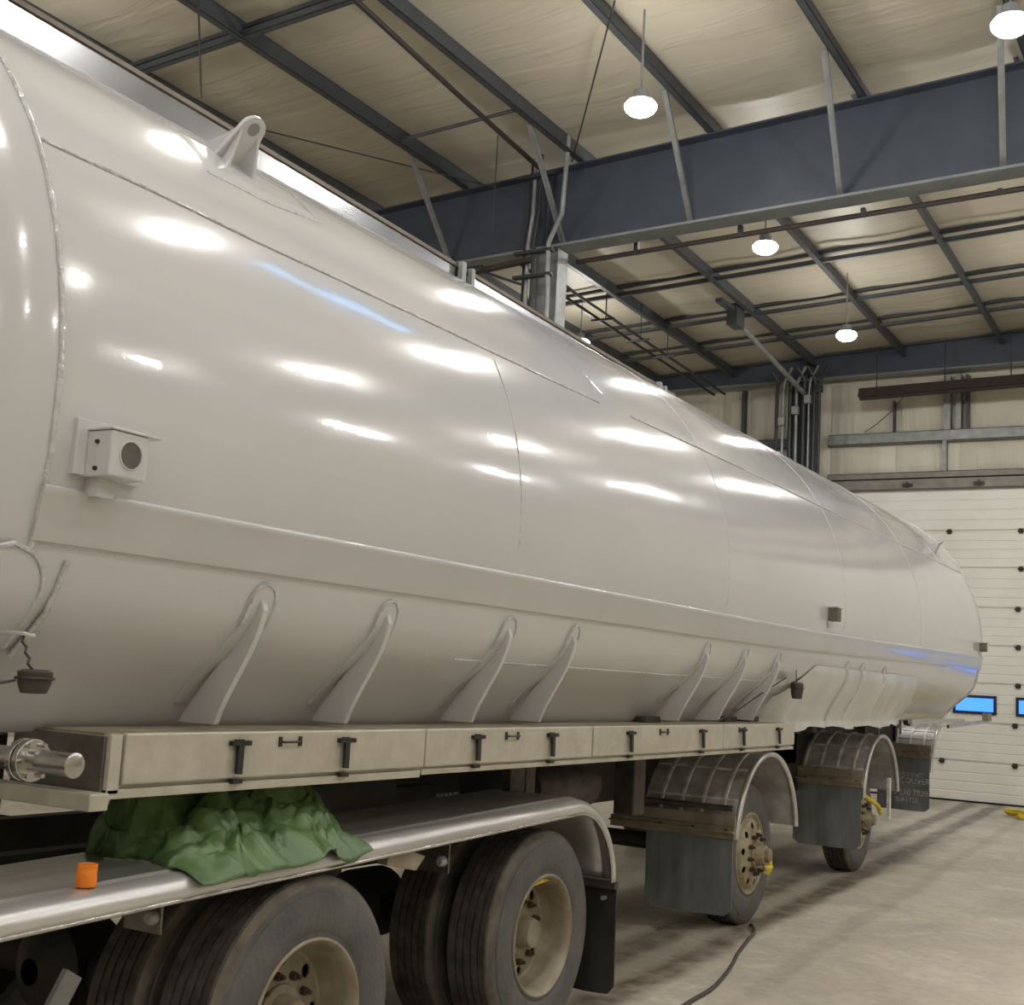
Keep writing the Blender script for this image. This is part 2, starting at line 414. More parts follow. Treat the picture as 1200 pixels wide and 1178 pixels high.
# windows along the right wall and the near wall (daylight strips outside the frame)
# rafters -----------------------------------------------------------------
def rafter(name, label, y, zl, slope, depth_top, xs=(XL+.05, XR-.05), braces=(), wd=.30):
    t = thing(name, label, 'steel beam', (-6, y, 0))
    x0, x1 = xs
    def zl_(X): return zl + slope*(X+7)
    def slab(y0, y1, f0, f1):
        m = MB(); n = 24
        for k in range(n):
            a = x0+(x1-x0)*k/n; b = x0+(x1-x0)*(k+1)/n
            m.add([(a,y0,f0(a)),(b,y0,f0(b)),(b,y0,f1(b)),(a,y0,f1(a)),(a,y1,f0(a)),(b,y1,f0(b)),(b,y1,f1(b)),(a,y1,f1(a))],
                  [(0,1,2,3),(4,7,6,5),(0,4,5,1),(3,2,6,7)] + ([(0,3,7,4)] if k == 0 else []) + ([(1,5,6,2)] if k == n-1 else []))
        return m
    top = lambda X: zb(X)-.004+depth_top
    obj('web', slab(y-.006, y+.006, lambda X: zl_(X)+.015, lambda X: top(X)-.02), M['beam'], t)
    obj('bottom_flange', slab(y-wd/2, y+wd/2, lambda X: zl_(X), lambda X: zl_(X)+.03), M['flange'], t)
    obj('top_flange', slab(y-wd/2, y+wd/2, lambda X: top(X)-.02, lambda X: top(X)), M['beam'], t)
    for X in braces:
        for sgn in (-1,):
            a = Vector((X-.05, y+sgn*1.25, zb(X)+.03)); b = Vector((X-.22, y+sgn*.04, zl_(X)+.06))
            obj('flange_brace', MB().bar(a, b, .06, .008).bar(a+Vector((.028,0,0)), b+Vector((.028,0,0)), .008, .06), M['galv'], t)
    for X in (-7.33, -.2):
        obj('stiffener', MB().box(X-.01, X+.01, y-.11, y-.006, zl_(X)+.018, top(X)-.02), M['beam'], t)
    return t
rafter('roof_rafter', 'deep blue-grey steel roof girder crossing above the middle of the tanker', YR, 6.88, .026, 0, braces=[-8.56, -6.92, -5.27, -3.55, -1.9, -.25, 1.4])
rafter('roof_rafter', 'shallower dark steel girder against the far wall above the overhead door', 22.95, 7.62, .008, .2, wd=.2)
rafter('roof_rafter', 'deep blue-grey steel girder behind the camera', 1.0-3.2, 6.88, .026, 0)

# columns ------------------------------------------------------------------
def column(loc, label, h, wd=.34, mk='galv', group=None):
    t = thing('steel_column', label, 'column', loc, group)
    x, y, _ = loc
    obj('web', MB().box(x-wd/2, x+wd/2, y-.006, y+.006, .02, h), M[mk], t)
    obj('flange', MB().box(x-wd/2-.012, x-wd/2, y-.12, y+.12, .02, h), M[mk], t)
    obj('flange', MB().box(x+wd/2, x+wd/2+.012, y-.12, y+.12, .02, h), M[mk], t)
    obj('base_plate', MB().box(x-wd/2-.08, x+wd/2+.08, y-.2, y+.2, 0, .02), M[mk], t)
    return t
column((-7.33, YR, 0), 'grey steel column rising behind the tank to the deep roof girder', 6.86)
column((-7.38, 22.85, 0), 'dark steel column by the far wall, left of the overhead door', 7.6, .5, 'beam')
pt = thing('conduit_bundle', 'bundle of grey and dark conduits up the column left of the overhead door', 'conduit', (-7.4, 22.6, 0))
for k, (dx, rr, mk) in enumerate(((-.42,.035,'conduit'), (-.3,.03,'galv'), (-.16,.045,'conduit'), (-.04,.03,'galv'), (.1,.04,'conduit'), (.2,.02,'galv'), (.3,.035,'conduit'), (.4,.03,'conduit'))):
    X = -7.4+dx
    obj('conduit', MB().tube([(X,22.6,0),(X,22.6,7.3),(X+.02,22.6,7.55),(X-.1+.3*(k%2),22.5,7.8)], rr), M[mk], pt)
    if k % 2: obj('junction_box', MB().box(X-.06, X+.06, 22.5, 22.62, 6.6+.1*k, 6.75+.1*k), M[mk], pt)
pt = thing('conduit_bundle', 'thin pipes running up the column behind the tank', 'conduit', (-7.3, 12.4, 0))
for k, (dx, dy, rr, mk) in enumerate(((-.26,-.1,.03,'conduit'), (-.17,-.2,.025,'galv'), (-.06,-.25,.022,'conduit'), (.17,-.3,.03,'galv'))):
    X = -7.33+dx; Y = YR-.05+dy
    if k == 3: pts = [(X+.02,Y,0), (X+.02,Y,6.3), (X,Y,6.5), (X,Y,6.85), (X+.22,Y-.1,7.15), (X+.26,Y-.1,8.1)]
    else: pts = [(X,Y,0), (X,Y,6.9), (X+.05,Y,7.3), (X+.05,Y,8.0)]
    obj('conduit', MB().tube(pts, rr), M[mk], pt)
for z in (6.45, 6.75, 7.7): obj('pipe_clamp', MB().box(-7.62, -7.1, YR-.38, YR-.30, z, z+.035), M['conduit'], pt)
# side bracket arms left of the column
br = thing('pipe_bracket', 'dark bracket arm with pipe ends, left of the column behind the tank', 'bracket', (-7.7, 12.5, 6.6))
obj('arm', MB().bar((-8.25,12.45,6.62), (-7.4,12.45,6.68), .07, .06), M['pipe'], br)
obj('arm', MB().bar((-8.1,12.45,6.62), (-7.5,12.45,6.38), .04, .03), M['conduit'], br)
obj('pipe_end', MB().tube([(-8.3,12.4,6.62),(-8.05,12.4,6.63)], .055), M['pipe'], br)

tag(obj('gas_pipe', MB().tube([(-6.9,7.0,7.76),(-6.96,8.31,7.76),(-7.12,10.2,7.76),(-7.28,12.35,7.76),(-7.3,12.5,7.7)], .028), M['pipe'], org=(-7,9,7.7)),
    'thin rusty pipe hung under the roof film, running toward the column top', 'pipe')
gp = thing('gas_pipe', 'long dark red pipe slung just below the deep roof girder', 'pipe', (-5, 13.1, 6.7))
obj('pipe_run', MB().tube([(-7.1,13.05,6.80),(-5.0,13.05,6.86),(-2,13.05,6.94),(2,13.05,7.05),(XR-.1,13.05,7.2)], .032), M['pipe'], gp)
for X in (-6.3, -5.0, -3.6, -2.2): obj('hanger', MB().box(X-.025, X+.025, 13.02, 13.08, 6.84+.03*(X+5), 6.97), M['conduit'], gp)
# small lift fitting on the girder
# rods
def rod(a, b, label, r=.009):
    tag(obj('sway_rod', MB().tube([a, b], r, 6), M['conduit'], org=a), label, 'rod')
rod((-5.0,9.67,zb(-5)-.01), (-6.99,12.6,7.9), 'thin steel rod slanting from the roof down to the girder, right of the column')
rod((-9.75,9.9,zb(-9.75)-.02), (-8.08,12.6,7.75), 'thin steel rod slanting behind the lifting lug toward the girder')
rod((-8.4,7.77,zb(-8.4)+.2), (-8.35,7.9,6.9), 'thin rod hanging straight down near the top left roof purlin')
for k, (X,Y,zt) in enumerate(((-7.62,11.9,7.6),)):
    rod((X,Y,zb(X)+.2), (X,Y,zt-.7), ['thin drop rod hanging just left of the column top', 'thin drop rod hanging over the tank, left of the column'][k], .006)
cb = thing('conduit_run', 'pair of thin conduits on hangers running under the roof beyond the column', 'conduit', (-8.9,17,7.4))
for dx in (0, .22):
    obj('conduit', MB().tube([(-8.75+dx,14.0,7.45),(-8.84+dx,15.93,7.4),(-9.0+dx,19.6,7.4),(-9.1+dx,22.6,7.4)], .024), M['conduit'], cb)
for Y in (15.6, 17.1, 18.4, 19.5):
    obj('hanger', MB().box(-9.0,-8.6,Y,Y+.04,7.36,7.39).tube([(-8.75,Y+.02,7.38),(-8.75,Y+.02,zb(-8.7)+.2)], .01, 6), M['conduit'], cb)
dg_ = thing('knee_brace', 'light grey diagonal pipe brace reaching down to the far column', 'brace', (-7.3,21,7.5))
obj('brace_tube', MB().tube([(-7.28,19.0,7.7),(-7.3,22.7,7.3)], .045, 10), M['galv'], dg_)
obj('clevis', MB().box(-7.38,-7.2,18.75,19.1,7.6,7.95), M['purlin'], dg_)
obj('clevis', MB().box(-7.36,-7.24,18.2,18.9,7.82,7.88), M['purlin'], dg_)
ht = thing('tube_heater', 'long dark brown radiant heater tube hung below the far girder', 'heater', (-5,22.5,7.2))
obj('reflector', MB().prism([(-6.2,22.30,7.10),(-6.2,22.36,7.27),(-6.2,22.54,7.27),(-6.2,22.6,7.10)], (2.9,0,.06)), M['pipe'], ht)
obj('burner_tube', MB().tube([(-6.2,22.45,7.12),(3,22.45,7.28)], .06, 10), M['pipe'], ht)
obj('reflector', MB().prism([(-3.25,22.30,7.19),(-3.25,22.36,7.36),(-3.25,22.54,7.36),(-3.25,22.6,7.19)], (6,0,.1)), M['pipe'], ht)
for X in (-5.9, -4.7, -3.6): obj('hanger', MB().tube([(X,22.45,7.28),(X,22.45,8.0)], .012, 6), M['conduit'], ht)

# lamps ----------------------------------------------------------------------
def lamp(loc, label, group=None):
    x, y, z = loc
    t = thing('high_bay_lamp', label, 'lamp', (x,y,z), group)
    g = MB(); prof = []
    for k in range(10):
        a = math.pi/2*(k/9); prof.append((z-.02-.10*math.sin(a)+.02, .155*math.cos(a)+.001))
    g.lathe([(z+.03, .13)] + prof, 20, 'Z', (x,y,0))
    obj('globe', g, M['lampglow'], t, smooth=60)
    h = MB().lathe([(z+.16,.02),(z+.15,.07),(z+.06,.085),(z+.04,.135),(z+.03,.135)], 20, 'Z', (x,y,0), cap0=True, cap1=True)
    obj('housing', h, M['galv'], t, smooth=50)
    obj('hanger_rod', MB().tube([(x,y,z+.15),(x,y,zb(x)+.2)], .012, 6), M['galv'], t)
    return t
L0 = lamp((-4.98,10.27,7.2), 'bright round high-bay lamp in front of the deep girder, near the top centre')
dup(L0, (-1.63,10.14,7.2), 'bright round high-bay lamp at the top right corner, cut by the frame')
dup(L0, (-5.19,14.41,7.2), 'bright round high-bay lamp just below the deep girder, beyond it')
dup(L0, (-5.36,18.6,7.2), 'farthest bright round high-bay lamp, below the roof near the far wall')
dup(L0, (-9.6,17.9,7.28), 'tiny bright lamp just showing over the top edge of the tank')
for X in (-9.6, -5.2, -1.8, 1.5, 4.9):
    for Y in (-5.6, -1.6, 2.4, 6.4, 10.3, 14.5, 18.6):
        if (X, Y) in ((-5.2,10.3), (-1.8,10.3), (-5.2,14.5), (-5.2,18.6), (-9.6,18.6)): continue
        if X == -9.6 and Y in (10.3, 14.5): continue
        o = dup(L0, (X, Y, 7.2), 'round high-bay lamp of the lamp rows outside the photo')
        o['group'] = 'high-bay lamps outside the frame'
tl = thing('added_streak_tube', 'added blue-white glow tube out of frame above the tank, there for the blue streak in the paint', 'lamp', (-1.9,8,7.5))  # unseen source, added to give the tank its blue streak
obj('housing', MB().box(-1.98,-1.82,7.4,9.6,7.47,7.53), M['galv'], tl)
obj('tube', MB().tube([(-1.9,7.45,7.43),(-1.9,9.55,7.43)], .03, 10), M['streakglow'], tl)

# ================================================================ the tanker trailer
TX, TZ, TR = -4.45, 2.42, 1.63
Y0, Y1 = 2.25, 15.6
def smooth01(t): t = max(0, min(1, t)); return t*t*(3-2*t)
def sec(a, off=0, s=1.0):
    """cross-section point at angle a (0 = +X side, 90deg = top)"""
    ad = math.degrees(a)
    ad = ((ad+90) % 360)-90              # -90..270
    am = ad if ad <= 90 else 180-ad      # mirror
    r = TR + off
    r -= .13*smooth01((-am-17)/16)
    x = r*math.cos(a)*s; z = r*math.sin(a)*s
    zz = TZ+z
    if zz < 1.5: zz = 1.5-(1.5-zz)*.14
    return TX+x, zz
def sp(a, y, off=0): x, z = sec(a, off); return Vector((x, y, z))
def ang_z(z): return math.asin((z-TZ)/TR)
truck = thing('tanker_trailer', 'long glossy white tank trailer filling the hall, seen from its near left end', 'tank trailer', (TX, 9.0, 0))
N = 160
rings = []
for k in range(14, 0, -1):
    a = math.pi/2*k/14; rings.append((Y0-.62*math.sin(a), max(.002, math.cos(a)**.8)))
ys = [Y0+(Y1-Y0)*k/90 for k in range(91)]
rings += [(y, 1.0) for y in ys]
for k in range(1, 15):
    a = math.pi/2*k/14; rings.append((Y1+.6*math.sin(a), max(.002, math.cos(a)**.8)))
m = MB(); P = []
for (y, s) in rings:
    row = []
    for i in range(N+1):
        a = 2*math.pi*i/N; x, z = sec(a)
        zc = 2.55
        row.append((TX+(x-TX)*s, y, zc+(z-zc)*s))
    P.append(row)
m.grid(P)
shell = obj('tank_shell', m, M['tank'], truck, smooth=60)
wb = shell
def ring_weld(y, a0, a1, r=.008, off=.001, jit=.0015, n=110):
    pts = []
    for k in range(n+1):
        a = a0+(a1-a0)*k/n; pts.append(sp(a, y+jit*noise.noise((k*.9, y, 1))*3, off))
    return MB().tube(pts, r, 6)
def line_weld(z, y0, y1, r=.007, n=160, dz=0):
    pts = []
    for k in range(n+1):
        y = y0+(y1-y0)*k/n; zz = z+dz*noise.noise((y*1.7, z, 0)); pts.append(sp(ang_z(zz), y, .001))
    return MB().tube(pts, r, 6)
R_ = math.radians
obj('weld_seam', ring_weld(Y0, R_(-33), R_(150), .009), M['weld'], shell, smooth=60)
obj('weld_seam', ring_weld(4.78, R_(-4), R_(28), .005, -.001), M['weld'], shell, smooth=60)
for y in (7.35, 9.9, 12.5): obj('weld_seam', ring_weld(y, R_(-6), R_(100), .004, -.0015), M['weld'], shell, smooth=60)
obj('weld_seam', ring_weld(15.55, R_(-33), R_(120), .012), M['weld'], shell, smooth=60)
obj('weld_seam', line_weld(3.225, Y0, 5.9, .007, dz=.01), M['weld'], shell, smooth=60)
obj('weld_seam', line_weld(3.24, 6.3, 15.5, .007, dz=.01), M['weld'], shell, smooth=60)
obj('weld_seam', MB().tube([sp(ang_z(3.30), 6.0, .001), sp(ang_z(3.42), 5.9, .001)], .007, 6), M['weld'], shell)
obj('weld_seam', line_weld(1.79, 4.55, 8.6, .005, 60, .004), M['weld'], shell, smooth=60)
# side band: a lap plate that stands proud, with a rounded upper edge that catches the lamps
P = []
za, zc_ = 2.195, 2.045
prof = [(za+.004, 0), (za+.002, .012), (za-.006, .018), (za-.02, .016)] + [(za-.02-(za-.02-zc_-.01)*k/6, .014) for k in range(1, 7)] + [(zc_, .012), (zc_-.003, 0)]
n = 130
for k in range(n+1):
    y = Y0-.01+(Y1+.02-Y0)*k/n; tz = smooth01((y-8)/8)*.07
    P.append([sp(ang_z(z+tz), y, o) for z, o in prof])
obj('side_band', MB().grid(P), M['band'], truck, smooth=60)

# gussets: pad + rib each, from the band down to the tray
def gusset(y, ztop=1.995, zbot=1.53, proud=.145, pw=.06):
    # thick plate
    root = []; outer = []
    n = 12
    for k in range(n+1):
        z = ztop-.02-(ztop-.02-zbot)*k/n; a = ang_z(max(z, 1.52)); p = sp(a, y, -.02); p.z = z
        q = sp(a, y, .03+proud*(k/n)**1.2); q.z = z
        if k == 0: q = sp(a, y, .012); q.z = z
        root.append(p); outer.append(q)
    m = MB(); th = .026; D = Vector((0, th, 0))
    poly = [v - D/2 for v in outer+root[::-1]]
    # as quads strip for clean shading
    for i in range(n):
        a, b, c, d = outer[i]-D/2, outer[i+1]-D/2, root[i+1]-D/2, root[i]-D/2
        m.add([a,b,c,d, a+D,b+D,c+D,d+D], [(0,3,2,1),(4,5,6,7),(0,1,5,4)] + ([(0,4,7,3)] if i == 0 else []) + ([(1,2,6,5)] if i == n-1 else []))
    g = obj('gusset', m, M['tank'], truck, bevel=.003)
    # pad: strip with a round head
    P = []
    for k in range(22):
        t = k/21; z = ztop+.035-(ztop+.035-zbot)*t**1.3
        hw = pw*min(1, math.sqrt(max(0, 1-(1-min(1, (ztop+.035-z)/.07))**2)))+.002
        if k: hw *= 1
        P.append([sp(ang_z(max(z,1.45)), y+hw*j*.5-.0, .009 if abs(j) < 2 else -.002) + Vector((0,0,0)) for j in (-2,-1.86,-1,0,1,1.86,2)])
    pd = obj('gusset_pad', MB().grid(P), M['tank'], g, smooth=50)
    outl = []
    for k in range(22): outl.append(P[k][1])
    outl2 = [P[k][5] for k in range(22)]
    obj('weld_bead', MB().tube(outl[::-1][12:]+outl2[:10], .006, 6), M['weld'], g, smooth=60)
    return g
for y in (3.21, 3.92, 4.83, 5.45, 7.17, 7.83, 8.48, 10.2, 10.64, 11.35):
    gusset(y, 1.975, pw=.06 if y < 5 else .05)
# near-end saddle pad and its gusset at the left edge of the photo
def saddle(yc, hw, ztop, zbot):
    P = []
    for k in range(26):
        t = k/25; z = ztop-(ztop-zbot)*t
        h = hw*min(1, math.sqrt(max(0, 1-(1-min(1, (ztop-z)/.13))**2)))+.002
        sk = -(z-1.9)*-.0
        P.append([sp(ang_z(z), yc+h*j, .012 if abs(j) < .99 else 0) for j in (-1,-.97,-.5,0,.5,.97,1)])
    g = obj('saddle_pad', MB().grid(P), M['tank'], truck, smooth=50)
    obj('weld_bead', MB().tube([P[k][1] for k in range(25,-1,-1)]+[P[k][5] for k in range(26)], .008, 6), M['weld'], g, smooth=60)
saddle(2.19, .13, 2.03, 1.55)
gusset(2.12, 1.97, 1.58, .10, .05)
obj('edge_bar', MB().tube([sp(ang_z(2.0), 2.38, .008), sp(ang_z(1.85), 2.37, .012), sp(ang_z(1.7), 2.36, .016)], .009, 8), M['weld'], truck, smooth=60)

# marker box on its bracket plate
bx0, by0, bz0 = sec(ang_z(2.3))[0], 2.36, 2.295
mk = obj('marker_box', MB().box(bx0-.06, bx0+.115, by0-.005, by0+.13, bz0-.062, bz0+.068), M['tank'], truck, bevel=.006)
obj('round_lens', MB().lathe([(bx0+.1155, .038), (bx0+.117, .036), (bx0+.1165, .03)], 28, 'X', (0, by0+.066, bz0+.005), cap1=True), M['lens'], mk, smooth=40)
obj('lens_rim', MB().lathe([(bx0+.115, .043), (bx0+.119, .041), (bx0+.119, .038), (bx0+.116, .0375)], 28, 'X', (0, by0+.066, bz0+.005)), M['band'], mk, smooth=40)
obj('bracket_plate', MB().box(bx0-.02, bx0+.02, by0-.045, by0+.2, bz0-.06, bz0+.10).box(bx0, bx0+.12, by0-.01, by0+.175, bz0+.068, bz0+.075), M['tank'], mk, bevel=.003)
for z in (-.04, .035):
    obj('screw', MB().lathe([(by0-.012,.001),(by0-.012,.006),(by0-.004,.007)], 10, 'Y', (bx0+.06,0,bz0+z)), M['hinge'], mk)
obj('marker_leg', MB().box(bx0-.02, bx0+.05, by0+.02, by0+.08, bz0-.115, bz0-.06), M['tank'], mk)
for (y, z) in ((9.45, 2.33), (15.45, 2.36)):
    q = sec(ang_z(z))[0]
    b = obj('marker_box', MB().box(q-.05, q+.07, y+.0, y+.11, z-.04, z+.06), M['steel'], truck, bevel=.006)
    obj('bracket_plate', MB().box(q-.02, q+.08, y-.02, y+.13, z+.06, z+.07).box(q, q+.02, y, y+.04, z-.09, z-.04), M['band'], b)

# lifting lugs on the shoulder of the tank
def lug(y, a, s=1.0):
    base = sp(a, y, 0); nrm = Vector((math.cos(a), 0, math.sin(a))); tan = Vector((-math.sin(a), 0, math.cos(a))); Yv = Vector((0,1,0))
    # plate along Y, standing along the normal
    poly = [base+Yv*(-.09*s)-nrm*.03, base+Yv*(.09*s)-nrm*.03]
    for k in range(11):
        t = math.pi*k/10; poly.append(base+nrm*(.15*s+.06*s*math.sin(t))+Yv*(.06*s*math.cos(t)))
    th = tan*.02*s
    g = obj('lifting_lug', MB().prism([p-th/2 for p in poly], th), M['tank'], truck, bevel=.003)
    for sy in (-1, 1):
        for st in (1, -1):
            a0 = base+Yv*(.045*s*sy); m = MB()
            p = [a0+nrm*.155*s, a0-nrm*.03, a0-nrm*.035+tan*(-.11*s*st)+Yv*.03*sy]
            m.prism([q-Yv*.006 for q in p], Yv*.012); obj('lug_gusset', m, M['tank'], g)
    m = MB(); ring = []
    for k in range(17):
        t = 2*math.pi*k/16; ring.append(base+nrm*.16*s+Yv*.027*s*math.cos(t)+nrm*.027*s*math.sin(t)-th*.55)
    m.prism(ring[:-1], th*1.1); obj('lug_eye', m, M['galv'], g)
    # doubler plate with a weld outline
    P = []
    for i in range(15):
        u = -1+2*i/14; row = []
        for j in range(9):
            v = -1+2*j/8
            da = (-.02+.10*v*(1 - .45*max(0,u)))*s
            row.append(sp(a-.02+da, y+.08+.34*s*u, .008 if abs(u) < .98 and abs(v) < .98 else -.002))
        P.append(row)
    obj('doubler_plate', MB().grid(P), M['tank'], g, smooth=50)
    out = [r[0] for r in P]
    obj('weld_bead', MB().tube(out, .007, 6).tube([r[-1] for r in P], .006, 6), M['weld'], g, smooth=60)
lug(3.36, ang_z(3.64), 1.0)
lug(14.4, ang_z(3.40), .75)

# catwalk rail along the top
def railz(y): return 3.89+.15*(1-smooth01((y-1.0)/9.0))
P = []; P2 = []
Q = []
for k in range(61):
    y = 1.3+(8.5-1.3)*k/60; z1 = railz(y)
    P.append([(-3.74,y,3.72),(-3.74,y,z1-.02),(-3.752,y,z1-.02),(-3.752,y,3.72)])
    Q.append([(-3.73,y,z1-.02),(-3.73,y,z1),(-3.80,y,z1+.02),(-3.80,y,z1-.02)])
def loopgrid(P):
    P = [r+[r[0]] for r in P]; m = MB().grid(P); nn = len(P[0])
    return m
rl = obj('catwalk_rail', loopgrid(P), M['rail'], truck)
obj('rail_cap', loopgrid(Q), M['raildull'], rl)
for y in (1.9, 2.55, 3.05, 4.3, 5.6, 6.9): obj('rail_bolt', MB().lathe([(-3.74,.012),(-3.728,.012),(-3.726,.001)], 8, 'X', (0,y,3.83)), M['hinge'], rl)
for y in (5.5, 8.15): obj('rail_bracket', MB().box(-3.73,-3.70,y,y+.04,3.78,railz(y)+.01).box(-3.73,-3.70,y+.1,y+.13,3.78,railz(y)+.0), M['galv'], rl)
obj('catwalk_deck', MB().box(-4.3,-3.80,1.6,8.3,3.93,3.95), M['raildull'], truck)
for y in (3, 7, 11):
    hp = MB().lathe([(3.95,.26),(4.08,.26),(4.1,.24),(4.13,.05)], 24, 'Z', (-4.85,y,0), cap1=True); obj('manhole_cover', hp, M['steel'], truck, smooth=40)

# hose tray ------------------------------------------------------------------
XO = -2.94
tray = obj('hose_tray', MB().box(XO-.42, XO-.012, 2.665, 9.05, 1.33, 1.505), M['tray'], truck, bevel=.004)
obj('tray_top', MB().box(XO-.44, XO-.02, 2.68, 9.05, 1.505, 1.513), M['traytop'], tray, bevel=.002)
obj('tray_lip', MB().box(XO-.02, XO+.006, 2.66, 4.28, 1.322, 1.35).box(XO-.02, XO, 4.3, 5.80, 1.33, 1.352).box(XO-.02, XO, 5.8, 9.05, 1.33, 1.35), M['tray'], tray, bevel=.002)
obj('tray_end_post', MB().box(XO-.03, XO+.006, 2.66, 2.705, 1.335, 1.51), M['tray'], tray, bevel=.003)
obj('tray_end_plate', MB().box(XO-.42, XO-.012, 2.65, 2.666, 1.325, 1.505), M['steel'], tray, bevel=.004)
for (a, b) in ((2.715, 4.30), (4.31, 5.80), (5.815, 7.62), (7.63, 9.04)):
    obj('tray_lid', MB().box(XO-.014, XO+.010, a, b, 1.362, 1.515), M['tray'], tray, bevel=.006)
for y in (3.2, 3.77, 4.69, 5.36, 6.24, 7.26, 7.96, 8.67):
    z = 1.478; m = MB()
    m.bar((XO+.02,y-.045,z), (XO+.02,y+.045,z), .02, .016)
    m.bar((XO+.022,y,z), (XO+.03,y-.01,z-.1), .012, .026, (0,1,0))
    m.bar((XO+.014,y-.025,z-.125), (XO+.014,y+.02,z-.125), .02, .014)
    m.box(XO+.008, XO+.02, y-.02, y+.02, z-.01, z+.012)
    obj('rubber_latch', m, M['latch'], tray)
for y in (3.46, 4.99, 6.69, 7.95):
    m = MB().tube([(XO+.01,y-.05,z), (XO+.026,y-.045,z), (XO+.026,y+.045,z), (XO+.01,y+.05,z)], .0045, 6)
    m.box(XO+.009, XO+.016, y-.06, y-.045, z-.016, z+.018).box(XO+.009, XO+.016, y+.045, y+.06, z-.016, z+.018)
    obj('tray_handle', m, M['hinge'], tray)
obj('cross_beam', MB().box(-5.9, -2.90, 2.57, 2.64, 1.295, 1.345), M['tray'], truck, bevel=.004)
obj('bulkhead', MB().box(-4.6, -3.4, 2.62, 2.66, .95, 1.5), M['dark'], truck)
for y in (6.95, 8.25, 8.7):
    obj('tray_block', MB().box(XO-.30, XO-.22, y, y+.22, 1.513, 1.55), M['frame'], truck, bevel=.004)

# flanged pipe at the left edge
pp = obj('outlet_pipe', MB().tube([(-3.6,2.3,1.455),(-2.67,2.3,1.455)], .031, 18).lathe([(-2.672,.0335),(-2.664,.0335),(-2.660,.028),(-2.659,.001)], 18, 'X', (0,2.3,1.455)), M['bright'], truck, smooth=40)
for X in (-2.862, -2.835):
    obj('pipe_flange', MB().lathe([(X-.010,.03),(X-.010,.057),(X+.010,.057),(X+.010,.03)], 24, 'X', (0,2.3,1.455)), M['bright'], pp, bevel=.002)
for k in range(6):
    t = 2*math.pi*k/6
    obj('flange_bolt', MB().tube([(-2.885,2.3+.046*math.cos(t),1.455+.046*math.sin(t)),(-2.81,2.3+.046*math.cos(t),1.455+.046*math.sin(t))], .007, 6), M['bright'], pp)
obj('lower_pipe', MB().tube([(-2.95,2.27,1.43),(-2.93,2.27,1.36),(-2.96,2.27,1.30)], .008, 8), M['conduit'], pp)
# hanging cap on a chain
def dust_cap(p, s, ring, tall=1.7):
    x, y, z = p
    c = obj('dust_cap', MB().lathe([(h*tall, q) for h, q in [(-.028*s,.02*s),(-.028*s,.04*s),(-.01*s,.052*s),(.012*s,.055*s),(.016*s,.04*s),(.004*s,.03*s),(.004*s,.001)]], 24, 'Z', (x,y,z), cap0=True), M['cord'], truck, smooth=40)
    obj('cap_ring', MB().tube([(x+.058*s*math.cos(t), y+.058*s*math.sin(t), z) for t in [2*math.pi*k/20 for k in range(21)]], .005*s, 6), M['hinge'], c)
    m = MB(); n = 7
    for k in range(n):
        a = Vector(ring).lerp(Vector((x,y-.01,z+.01)), k/n); b = Vector(ring).lerp(Vector((x,y-.01,z+.01)), (k+1.25)/n)
        m.tube([a+Vector((0,.006*(-1)**k,0)), b+Vector((0,-.006*(-1)**k,0))], .0042*s, 6)
    obj('chain', m, M['hinge'], c)
    return c
c = dust_cap((-2.855,2.30,1.672), .85, (-2.90,2.28,1.785))
obj('hook', MB().tube([(-2.96,2.25,1.79),(-2.89,2.28,1.79),(-2.89,2.31,1.785),(-2.93,2.32,1.79)], .006, 6), M['band'], c)
obj('lanyard', MB().tube([(-2.87,2.25,1.665),(-2.88,2.15,1.645),(-2.93,1.95,1.60)], .004, 6), M['cord'], c)
c = dust_cap((-2.90,8.98,1.77), .85, (-2.90,8.95,1.90), 3.2)
obj('lanyard', MB().tube([(-2.94,8.85,1.84),(-2.98,8.45,1.72),(-3.02,8.1,1.60),(-3.04,7.8,1.53)], .005, 6), M['cord'], c)

# under-frame --------------------------------------------------------------------
for X in (-3.98, -4.92):
    obj('frame_rail', MB().box(X-.05, X+.05, 6.3, 16.6, .92, 1.42), M['dark'], truck)
for y in (6.4, 7.6, 8.9, 10.9, 12.0, 14.6, 16.0):
    obj('cross_member', MB().box(-5.0, -3.9, y-.04, y+.04, 1.22, 1.42), M['dark'], truck)
obj('support_leg', MB().box(-3.5, -3.36, 7.25, 7.42, .93, 1.35), M['frame'], truck, bevel=.01)
obj('air_tank', MB().lathe([(6.3,.02),(6.32,.10),(6.38,.14),(7.0,.14),(7.06,.10),(7.08,.02)], 24, 'Y', (-3.6,0,1.12)), M['frame'], truck, smooth=40)
obj('side_hanger', MB().box(-3.45,-3.40,5.8,5.95,1.05,1.34).box(-3.5,-3.42,6.0,6.1,1.0,1.34), M['frame'], truck)
obj('storage_box', MB().box(-4.2, -3.93, 9.7, 12.2, 1.05, 1.45), M['steel'], truck, bevel=.01)
for y in (9.35, 9.85, 10.35, 10.8): obj('rub_block', MB().box(-3.42,-3.34,y,y+.13,1.40,1.47), M['frame'], truck)

def revolve_disc(prof, holes, hr, hrad, name, m):
    mb = MB().lathe(prof, 60, 'X')
    return mb
